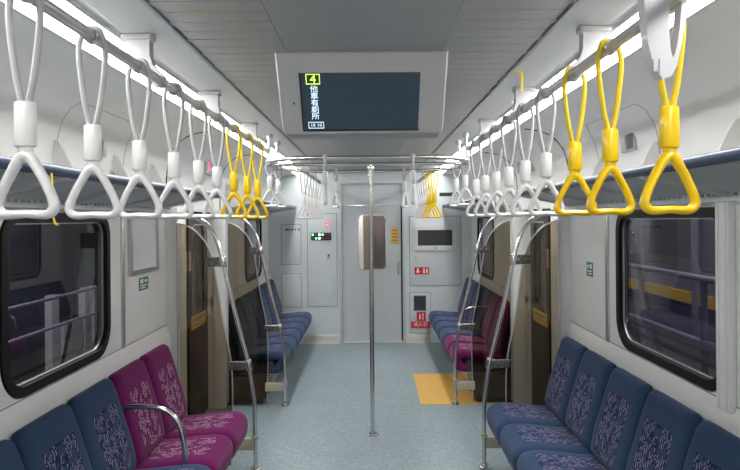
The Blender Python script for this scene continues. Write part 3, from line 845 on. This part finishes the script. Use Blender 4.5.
strap('w', 'ring', (-0.29, 4.36, GZ), PI/2+.12, 'white strap seen edge-on, front bar of oval handrail left of pole', lg)
strap('w', 'ring', (0.308, 4.36, GZ), PI/2-.1, 'white strap seen edge-on, front bar of oval handrail right of pole', lg)
strap('w', 'ring', (-0.288, 5.62, GZ), PI/2+.5, 'white strap on rear bar of oval handrail left of pole', lg)
strap('w', 'ring', (0.318, 5.62, GZ), PI/2-.4, 'white strap on rear bar of oval handrail right of pole', lg)

# centre pole
r = empty('centre_pole', (CX, 4.89, 0), 'upright stainless pole in the middle of the aisle', 'pole')
m = MB(); m.cyl((0, 0, 0), (0, 0, GZ-0.006), 0.0165, 20); m.build('pole_tube', 'steel', r)
m = MB(); m.cyl((0, 0, 0.0), (0, 0, 0.012), 0.042, 24, 0.003); m.cyl((0, 0, 0.01), (0, 0, 0.03), 0.024, 20, 0.002); m.build('floor_flange', 'steel', r)
m = MB(); m.cyl((0, 0, GZ-0.05), (0, 0, GZ-0.015), 0.023, 20, 0.003); m.cyl((0, 0, 1.975), (0, 0, 1.99), 0.019, 20, 0.002); m.build('collar', 'steel', r)

# ------------------------------------------------------------------ luggage racks
def rack(s, y0, y1, arms, label, end_panel=True):
    r = empty('luggage_rack', (s*0.98, y0, 1.80), label, 'luggage rack')
    f = lambda x, z: (s*x - s*0.98, z-1.80)
    m = MB(); x, z = f(0.98, 1.812); m.cyl((x, 0, z), (x, y1-y0, z), 0.0185, 16, 0.004); m.build('front_rail', 'rackblue', r)
    # thin corrugated shelf of lengthwise rods sloping to the wall
    m = MB(); n = 18
    for i in range(n):
        t = (i+0.5)/n; X = 0.998+t*(1.338-0.998); Z = 1.798+(1.728-1.798)*t
        x, z = f(X, Z); m.tube([(x, 0.0, z), (x, y1-y0, z)], 0.0042, 8)
    m.build('shelf_rods', 'racklight', r)
    m = MB(); pr = [f(1.0, 1.807), f(1.338, 1.739), f(1.338, 1.734), f(1.0, 1.802)]
    m.prism(pr, 'y', 0, y1-y0); m.build('shelf_plate', 'rackdark', r)
    m = MB(); m.smooth = False
    xa, za = f(1.300, 1.745); xb, zb_ = f(1.3455, 1.715); m.box(xa, xb, 0, y1-y0, za-0.02, zb_-0.012, 0.002)
    yy = 0.02
    while yy < y1-y0-0.02:
        m.box(f(1.288, 0)[0], f(1.302, 0)[0], yy, yy+0.022, za-0.022, za-0.006); yy += 0.045
    m.build('wall_ledge', 'racklight', r)
    for a in arms:
        m = MB(); w = 0.016
        m.prism([f(0.985, 1.806), f(1.342, 1.728), f(1.342, 1.712), f(0.985, 1.786)], 'y', a-y0-w, a-y0+w)
        am = m.build('arm', 'racklight', r)
        m = MB(); m.prism([f(1.345, 1.735), f(1.345, 2.0), f(1.318, 1.995), f(1.305, 1.975), f(1.20, 1.765)], 'y', a-y0-0.007, a-y0+0.007)
        tag(m.build('divider', 'white', r), 'white triangular divider plate')
rack(-1, 0.1, 4.20, (0.9, 1.5, 2.13, 2.75, 3.38, 3.95), 'blue-edged luggage rack above the near left window')
rack(1, 0.1, 4.20, (0.95, 1.6, 2.28, 2.93, 3.6, 4.12), 'blue-edged luggage rack above the near right window')
rack(-1, 5.68, 8.46, (6.0, 6.8, 7.6, 8.35), 'far luggage rack beyond the doors on the left')
rack(1, 5.68, 8.46, (6.0, 6.8, 7.6, 8.35), 'far luggage rack beyond the doors on the right')

# ------------------------------------------------------------------ seats
SP = 0.43
def pillow(m, path, width, T0, T1, uvoff, nu=19, edge=12.0, vround=0.10):
    """path: list of (x,z); closed cushion body; width: function t->half width; T0/T1: thickness on each side; u across = y"""
    n = len(path); us = [math.sin((i/(nu-1)-.5)*PI*0.985) if False else 0 for i in range(nu)]
    us = []
    for i in range(nu):
        t = 2*i/(nu-1)-1; us.append(math.copysign(1-(1-abs(t))**1.9, t))
    L_ = [0.0]
    for a, b in zip(path, path[1:]): L_.append(L_[-1]+math.hypot(b[0]-a[0], b[1]-a[1]))
    tot = L_[-1]
    base = len(m.v); grid = {}
    for sgn in (0, 1):
        for k in range(n):
            a = path[max(k-1, 0)]; b = path[min(k+1, n-1)]
            tx, tz = b[0]-a[0], b[1]-a[1]; ll = math.hypot(tx, tz); nx, nz = -tz/ll, tx/ll
            v = L_[k]/tot; e = min(L_[k], tot-L_[k]); ev = 1.0 if e > vround*0.6 else math.sqrt(max(0.0, 1-(1-e/(vround*0.6))**2))
            for i, u in enumerate(us):
                prof = (1-abs(u)**edge)**0.5 if abs(u) < 1 else 0
                th = (T0 if sgn == 0 else -T1)*prof*ev
                y = u*width(v)
                grid[(sgn, k, i)] = len(m.v); m.v.append((path[k][0]+nx*th, y, path[k][1]+nz*th)); 
                m.uv[len(m.v)-1] = (y, L_[k]+uvoff) if sgn == 0 else (9, 9)
    def F_(a, b, c, d, sg): m.f.append([a, b, c, d] if sg == 0 else [d, c, b, a]); m.m.append(0); m.sm.append(True)
    for sgn in (0, 1):
        for k in range(n-1):
            for i in range(nu-1):
                F_(grid[sgn, k, i], grid[sgn, k, i+1], grid[sgn, k+1, i+1], grid[sgn, k+1, i], sgn)
    # weld
def seat_proto(colour):
    r = empty('train_seat')
    mt = 'purple' if colour == 'p' else 'blue'
    # backrest; local x>0 is towards the wall, origin on floor at x=1.0 line
    bp = bez([(1.160, 0, 0.435), (1.172, 0, 0.50), (1.190, 0, 0.58), (1.222, 0, 0.68), (1.250, 0, 0.78), (1.272, 0, 0.85), (1.280, 0, 0.885)], 5)
    path = [(p.x-1.0, p.z) for p in bp]
    def wb(v):
        q = 0.2115
        if v > 0.60: q -= 0.018*((v-0.60)/0.40)**1.5
        if v > 0.86: q -= 0.026*(1-math.sqrt(max(0, 1-((v-0.86)/0.14)**2)))
        if v < 0.12: q -= 0.01*(0.12-v)/0.12
        return q
    m = MB(); pillow(m, path, wb, 0.035, 0.040, 0.01, vround=0.055)
    weld(m); m.build('backrest', mt, r)
    cp = bez([(1.19, 0, 0.395), (1.10, 0, 0.398), (1.0, 0, 0.408), (0.90, 0, 0.418), (0.835, 0, 0.419), (0.803, 0, 0.407), (0.795, 0, 0.37), (0.815, 0, 0.315), (0.88, 0, 0.295)], 5)
    path = [(p.x-1.0, p.z) for p in cp]
    m = MB(); pillow(m, path, lambda v: 0.2135 if v < 0.6 else 0.2135-0.02*(v-0.6), -0.042, -0.035, 0.0, vround=0.03)
    weld(m); m.build('cushion', mt, r)
    m = MB(); m.box(-0.13, 0.18, -0.17, 0.17, 0.256, 0.37, 0.01)
    m.build('seat_pan', 'shell', r)
    return r
def weld(m):
    """merge coincident verts on the rims, keeping uv"""
    key = {}; mp = {}
    for i, v in enumerate(m.v):
        k = (round(v[0], 5), round(v[1], 5), round(v[2], 5))
        if k in key: mp[i] = key[k]
        else: key[k] = i; mp[i] = i
    nf, nm, ns = [], [], []
    for f, a, b in zip(m.f, m.m, m.sm):
        g = []
        for i in f:
            j = mp[i]
            if j not in g: g.append(j)
        if len(g) >= 3: nf.append(g); nm.append(a); ns.append(b)
    m.f, m.m, m.sm = nf, nm, ns
sp = {}
def seat(s, yc, colour, label, group):
    if colour not in sp: sp[colour] = seat_proto(colour); o = sp[colour]
    else: o = copy_tree(sp[colour])
    o.location = (s*1.0, yc, 0)
    o.rotation_euler = (0, 0, 0 if s > 0 else PI)
    tag(o, label, 'seat', group)
wd = ['first', 'second', 'third', 'fourth', 'fifth', 'sixth']
for i in range(6):
    yc = 4.02-SP*(i+.5)
    if i < 2: seat(-1, yc, 'p', ('magenta patterned seat beside the left glass partition' if i == 0 else 'magenta patterned seat next to the chrome armrest, near left bench'), 'magenta seats of the near left bench')
    else: seat(-1, yc, 'b', 'blue patterned seat of near left bench, ' + ['touching the chrome armrest', 'second from the armrest', 'third from the armrest', 'fourth from the armrest'][i-2], 'blue seats of the near left bench')
for i in range(6):
    yc = 4.17-SP*(i+.5)
    seat(1, yc, 'b', 'blue patterned seat of near right bench, ' + ['beside the glass partition', 'second from the partition', 'third from the partition', 'fourth from the partition', 'fifth from the partition', 'closest to the camera'][i], 'blue seats of the near right bench')
for i in range(6):
    yc = 5.74+SP*(i+.5)
    seat(-1, yc, 'b', 'blue seat of far left bench, ' + ['behind the smoked glass partition', 'second from the partition', 'third from the partition', 'third from the end wall', 'second from the end wall', 'nearest the grey access panels'][i], 'blue seats of the far left bench')
for i in range(6):
    yc = 5.74+SP*(i+.5)
    if i < 2: seat(1, yc, 'p', 'magenta seat of far right bench, ' + ['behind the smoked glass partition', 'next to the blue seats'][i], 'magenta seats of the far right bench')
    else: seat(1, yc, 'b', 'blue seat of far right bench, ' + ['next to the magenta seats', 'second from the magenta seats', 'second from the end wall', 'nearest the end wall'][i-2], 'blue seats of the far right bench')
# seat boxes
for s, a, b, lb in ((-1, 1.40, 4.03, 'near left'), (1, 1.55, 4.18, 'near right'), (-1, 5.72, 8.35, 'far left'), (1, 5.72, 8.35, 'far right')):
    r = empty('seat_base', (s*1.1, a, 0), 'low heater box under the %s bench' % lb, 'seat base')
    m = MB(); m.box(s*(0.93-1.1), s*(WL-0.001-1.1), 0, b-a, 0.06, 0.255, 0.004); m.build('heater_box', 'steelbox', r)
    m = MB(); m.box(s*(0.96-1.1), s*(WL-0.003-1.1), 0.01, b-a-0.01, 0.0, 0.06); m.build('plinth', 'shell', r)
    e0 = (b-a-0.03, b-a) if b < 5 else (0, 0.03)
    m = MB(); m.prism([(s*(0.87-1.1), 0.255), (s*(0.90-1.1), 0.13), (s*(0.925-1.1), 0.06), (s*(1.31-1.1), 0.06), (s*(1.31-1.1), 0.255)], 'y', e0[0]+(0.002 if b < 5 else -0.034), e0[1]+(0.034 if b < 5 else -0.002))
    m.build('end_cover', 'brownbox', r)

# armrests
def armrest(s, y, label):
    r = empty('armrest', (s*0.9, y, 0.47), label, 'armrest')
    pts = bez([(1.262, 0, 0.728), (1.18, 0, 0.732), (1.08, 0, 0.730), (1.00, 0, 0.712), (0.945, 0, 0.66), (0.915, 0, 0.57), (0.905, 0, 0.455), (0.905, 0, 0.40)], 6)
    m = MB(); m.tube([(s*(p.x-0.9), 0, p.z-0.47) for p in pts], 0.0135, 14); m.build('tube', 'steel', r)
    m = MB(); m.cyl((s*0.352, 0, 0.258), (s*0.362, 0, 0.258), 0.024, 14, 0.002); m.build('mount_flange', 'steel', r)
armrest(-1, 4.02-2*SP, 'curved chrome armrest between magenta and blue seats, near left bench')
armrest(1, 5.74+2*SP, 'curved chrome armrest between magenta and blue seats, far right bench')

# ------------------------------------------------------------------ glass partitions
def partition(s, y, label, near):
    r = empty('glass_partition', (s*0.757, y, 0), label, 'partition')
    X = lambda x: s*(x-0.757)
    P = bez([(0.757, 0, 0.0), (0.757, 0, 0.20), (0.762, 0, 0.45), (0.795, 0, 0.68), (0.855, 0, 0.92), (0.922, 0, 1.20), (0.972, 0, 1.42), (1.01, 0, 1.535), (1.07, 0, 1.625), (1.16, 0, 1.675), (1.25, 0, 1.69), (1.343, 0, 1.692)], 7)
    m = MB(); m.tube([(X(p.x), 0, p.z) for p in P], 0.0145, 14); m.build('hoop_tube', 'steel', r)
    m = MB(); m.cyl((0, 0, 0), (0, 0, 0.010), 0.036, 20, 0.003); m.cyl((0, 0, 0.008), (0, 0, 0.026), 0.022, 16, 0.002); m.build('floor_flange', 'steel', r)
    # glass inside the hoop, arched
    G = bez([(0.915, 0, 0.03), (0.905, 0, 0.45), (0.915, 0, 0.72), (0.965, 0, 0.98), (1.005, 0, 1.25), (1.032, 0, 1.40), (1.075, 0, 1.50), (1.145, 0, 1.58), (1.205, 0, 1.615), (1.258, 0, 1.63)], 6)
    poly = [(X(p.x), p.z) for p in G] + [(X(1.258), 0.03)]
    m = MB(); m.prism(poly, 'y', -0.004, 0.004); gp = m.build('glass_panel', 'tint', r)
    m = MB(); m.box(X(1.252), X(1.268), -0.012, 0.012, 0.03, 1.63, 0.003); m.build('wall_channel', 'greyp', r)
    m = MB(); m.tube([(X(p.x), 0, p.z) for p in G], 0.0052, 8); m.build('edge_strip', 'brushed', gp)
    # clamps joining hoop and glass
    for (z, xo, xi, dk) in ((1.375, 0.955, 1.07, True), (0.69, 0.79, 0.93, True)):
        m = MB(); m.box(X(xo-0.01), X(xi), -0.017, 0.017, z-0.032 if z > 1 else z-0.03, z+0.032 if z > 1 else z+0.02, 0.004)
        cl = m.build('clamp', 'clampgrey', r)
        m = MB(); m.cyl((X(xo), 0, z-0.036), (X(xo+0.012), 0, z+0.036), 0.022, 14, 0.003)
        if z < 1: m.tube([(X(xo-0.01), -0.019, z+0.022), (X(xi+0.004), -0.019, z+0.026)], 0.004, 8)
        m.build('clamp_ring', 'steel', cl)
        if z > 1:
            m = MB()
            for sx in (0.3, 0.75):
                m.cyl((X(xo+(xi-xo)*sx), -0.017, z), (X(xo+(xi-xo)*sx), -0.020, z), 0.006, 10)
            m.build('screw', 'steel', cl)
    # low foot arm to the seat base
    m = MB(); m.cyl((0, 0, 0.205), (0, 0, 0.225), 0.021, 14, 0.002); m.box(X(0.765), X(0.93), -0.014, 0.014, 0.13, 0.205, 0.004); m.build('foot_arm', 'beige', r)
    return r
partition(-1, 4.235, 'smoked glass partition with chrome hoop at the near left door edge', True)
partition(1, 4.235, 'smoked glass partition with chrome hoop at the near right door edge', True)
partition(-1, 5.68, 'smoked glass partition with chrome hoop beyond the left doors', False)
partition(1, 5.68, 'smoked glass partition with chrome hoop beyond the right doors', False)

# ------------------------------------------------------------------ small things on the side walls
# poster frame, left wall
r = empty('poster_frame', (-WX, 3.82, 1.34), 'blank white poster in silver frame on the near left wall', 'poster frame')
m = MB(); m.ring(rect_like(-0.235, 0.235, 0, 0.36), rect_like(-0.21, 0.21, 0.025, 0.335), 'x', 0.0, 0.022); m.build('frame', 'brushed', r)
m = MB(); m.box(0, 0.010, -0.215, 0.215, 0.02, 0.34); m.build('paper', 'paper', r)
def sticker(s, y, z, w, h, label, cat, name='sticker', mt='signg'):
    m = MB(); m.box(s*(WX-0.0025), s*(WX-0.0), y-w/2, y+w/2, z-h/2, z+h/2); m.cur = 1
    X = (s*(WX-0.0032), s*(WX-0.0025))
    m.box(*X, y-w*.38, y-w*.05, z+h*.05, z+h*.38); m.box(*X, y+w*.08, y+w*.38, z+h*.10, z+h*.30)
    m.box(*X, y-w*.38, y+w*.38, z-h*.18, z-h*.08); m.box(*X, y-w*.38, y+w*.2, z-h*.36, z-h*.27)
    tag(m.build(name, [mt, 'signw']), label, cat)
sticker(-1, 3.83, 1.275, 0.15, 0.075, 'small green sticker under the poster frame on left wall', 'sticker')
sticker(1, 3.88, 1.335, 0.105, 0.085, 'small green sticker on the right wall beside the window', 'sticker')
# units on the cove
def cove_unit(s, y, z, wy, hz, name, label, cat, kind):
    x = on_cove(z)
    r = empty(name, (s*x, y, z-hz/2), label, cat)
    if kind == 'grille':
        m = MB(); m.box(-s*0.012, s*0.006, -wy/2, wy/2, 0, hz, 0.003); b_ = m.build('housing', 'rackgrey', r)
        m = MB(); m.box(-s*0.0135, -s*0.012, -wy*.42, wy*.05, hz*.1, hz*.9); m.build('opening', 'black', r)
        m = MB(); m.box(-s*0.016, -s*0.012, wy*.12, wy*.38, hz*.35, hz*.85, 0.0015); m.build('button', 'greyp', r)
    else:
        m = MB(); m.box(-s*0.03, s*0.02, -wy/2, wy/2, 0, hz, 0.004); m.build('housing', 'plate', r)
        m = MB(); m.box(-s*0.032, -s*0.03, -wy*.44, wy*.44, hz*.14, hz*.86); m.build('display_glass', 'rackgrey', r)
        m = MB(); m.box(-s*0.034, -s*0.032, -wy*.40, -wy*.25, hz*.2, hz*.85); tag(m.build('marker', 'pink', r), 'pink lit marker')
    return r
cove_unit(-1, 3.20, 2.02, 0.11, 0.09, 'intercom', 'small dark wall unit above the left luggage rack', 'intercom', 'grille')
cove_unit(1, 3.24, 2.03, 0.17, 0.095, 'intercom', 'grey and black wall unit above the right luggage rack', 'intercom', 'grille')
cove_unit(-1, 5.30, 2.08, 0.42, 0.11, 'door_indicator', 'indicator unit with pink marker above the left doors', 'indicator', 'disp')
cove_unit(1, 5.32, 2.08, 0.42, 0.11, 'door_indicator', 'indicator unit with pink marker above the right doors', 'indicator', 'disp')
for s, y, z, lb in ((-1, 3.36, 1.905, 'left'), (1, 3.72, 1.93, 'right')):
    m = MB(); x = on_cove(z)
    m.cyl((s*(x+0.002), y, z), (s*(x-0.008), y, z), 0.017, 16, 0.002); m.tube([(s*(x-0.008), y, z), (s*(x-0.028), y, z)], [0.008, 0.012], 14)
    tag(m.build('wall_knob', 'greyp'), 'small round knob on the wall above the %s luggage rack' % lb, 'knob')
# yellow ribbons
m = MB(); m.tube(bez([(0.655, 2.80, 2.294), (0.670, 2.80, 2.290), (0.682, 2.80, 2.284), (0.684, 2.80, 2.25), (0.683, 2.80, 2.205)], 4), 0.0016, 8, rb=0.006, up=(0, 1, 0))
tag(m.build('ribbon', 'ycord'), 'short yellow ribbon hanging from ceiling gap on the right', 'ribbon')
m = MB(); m.tube(bez([(-0.965, 1.975, 1.80), (-0.962, 1.975, 1.75), (-0.962, 1.975, 1.68), (-0.955, 1.975, 1.645), (-0.945, 1.975, 1.640)], 4), 0.0035, 8)
m.v = [(x, y, z) for x, y, z in m.v]
tag(m.build('ribbon', 'ycord'), 'yellow cord hanging from the left rack rail behind the nearest straps', 'cord')
# ceiling stain: a taped patch
m = MB(); m.box(-0.56, -0.49, 1.985, 2.005, CZ-0.0012, CZ+0.0005); m.box(-0.485, -0.45, 1.99, 2.0, CZ-0.0012, CZ+0.0005)
tag(m.build('tape_patch', mat('faded_tape', (0.50, 0.42, 0.20), 0.6)), 'strip of faded yellow tape on the left ceiling slats', 'tape')

# ------------------------------------------------------------------ outside
m = MB(); m.smooth = False
m.box(-9, -1.75, -3, 16, -1.2, -1.1); m.box(1.75, 9, -3, 16, -1.2, -1.1)
tag(m.build('floor_outside', 'outfloor'), kind='structure')
m = MB(); m.smooth = False
m.box(3.1, 3.2, -2, 16, 0.92, 3.6); m.cur = 1; m.box(3.08, 3.2, -2, 16, 0.81, 0.92); m.box(3.05, 3.2, -2, 16, -1.1, 0.2)
m.cur = 2; m.box(3.09, 3.2, -2, 16, 0.70, 0.81); m.cur = 0; m.box(3.1, 3.2, -2, 16, 0.2, 0.70)
m.cur = 3
m.box(3.06, 3.1, 6.1, 7.0, 1.25, 2.35)
m.cur = 0
for yy in (2.5, 4.0, 5.2, 6.0, 7.2, 8.8): m.box(3.05, 3.1, yy, yy+0.06, -1, 3.6)
tag(m.build('depot_wall', ['outwall', 'outyellow', 'outnavy', 'outdark']), 'violet grey wall with yellow and navy stripe outside the right window', 'wall')
r = empty('platform_railing', (2.2, 3, -1.1), 'painted pipe railing outside the right window', 'railing')
for z, rr in ((1.24, 0.022), (0.70, 0.016), (0.80, 0.040), (0.60, 0.016)):
    m = MB(); m.tube([(0, -2, z+1.1), (0, 9, z+1.1)], rr, 10); m.build('rail', 'outpipe', r)
for yy in (0.9, 2.0, 3.6, 5.5):
    m = MB(); m.tube([(0.0, yy-0.8, 0), (0.0, yy-0.8, 2.34)], 0.022, 10); m.build('post', 'outpipe', r)
m = MB(); m.tube([(0.0, 0.8, 2.12), (0.35, 1.0, 2.08), (0.35, -1.5, 2.08)], 0.03, 10); m.build('handrail_bend', 'outnavy', r)
m = MB(); m.smooth = False
m.box(-4.6, -4.5, -3, 16, -1.1, 3.6); m.cur = 1
for (yy, w, z0, z1) in ((8.95, 0.10, -1.1, 0.62), (9.95, 0.08, -1.1, 0.62), (10.25, 0.05, -1.1, 0.62), (9.5, 0.30, -1.1, 0.15)): m.box(-4.5, -4.4, yy-w, yy+w, z0, z1)
tag(m.build('depot_wall', ['outdark', 'outpost']), 'dark wall with pale posts outside the left window', 'wall')
r = empty('trackside_railing', (-2.6, 3, -1.1), 'thin dark railing outside the left window', 'railing')
for z in (1.02, 0.78): m = MB(); m.tube([(0, -2, z+1.1), (0, 9, z+1.1)], 0.014, 8); m.build('rail', 'outpipe', r)
m = MB(); m.tube([(-0.1, 1.9, 0.0), (-0.1, 3.1, 2.5)], 0.016, 8); m.build('brace', 'black', r)

def area(name, loc, rot, sx, sy, e, col=(1, 1, 1)):
    l = bpy.data.lights.new(name, 'AREA'); l.shape = 'RECTANGLE'; l.size = sx; l.size_y = sy; l.energy = e; l.color = col
    o = bpy.data.objects.new(name, l); o.location = loc; o.rotation_euler = rot; COL.objects.link(o); tag(o, kind='structure'); return o
area('outside_fill_right', (2.5, 5, 3.5), (0, math.radians(-25), 0), 0.4, 8, 95, (0.92, 0.9, 1.0))  # unseen fill light, added to brighten the wall outside the right window
area('outside_fill_left', (-3.2, 6, 3.4), (0, math.radians(20), 0), 0.4, 4, 120, (0.95, 0.95, 1.0))  # same on the left: added fill for the posts, no visible fitting

w = bpy.data.worlds.new('World'); S.world = w; w.use_nodes = True
w.node_tree.nodes['Background'].inputs[0].default_value = (0.01, 0.01, 0.012, 1)
w.node_tree.nodes['Background'].inputs[1].default_value = 1.0

# ------------------------------------------------------------------ camera
cam = bpy.data.cameras.new('camera'); co = bpy.data.objects.new('camera', cam); COL.objects.link(co)
cam.sensor_width = 36; cam.lens = 36*F/740
cam.shift_x = -1/740; cam.shift_y = -16/740
cam.clip_start = 0.02
co.location = (CX, 0, EYE)
co.rotation_euler = (PI/2, 0, 0)
co.matrix_world = Matrix.Translation((CX, 0, EYE)) @ Matrix.Rotation(PI/2, 4, 'X') @ Matrix.Rotation(math.radians(-0.45), 4, 'Z')
S.camera = co
S.view_settings.view_transform = 'Standard'; S.view_settings.look = 'None'
S.view_settings.gamma = 1; S.view_settings.use_curve_mapping = False
S.view_settings.exposure = 1.22
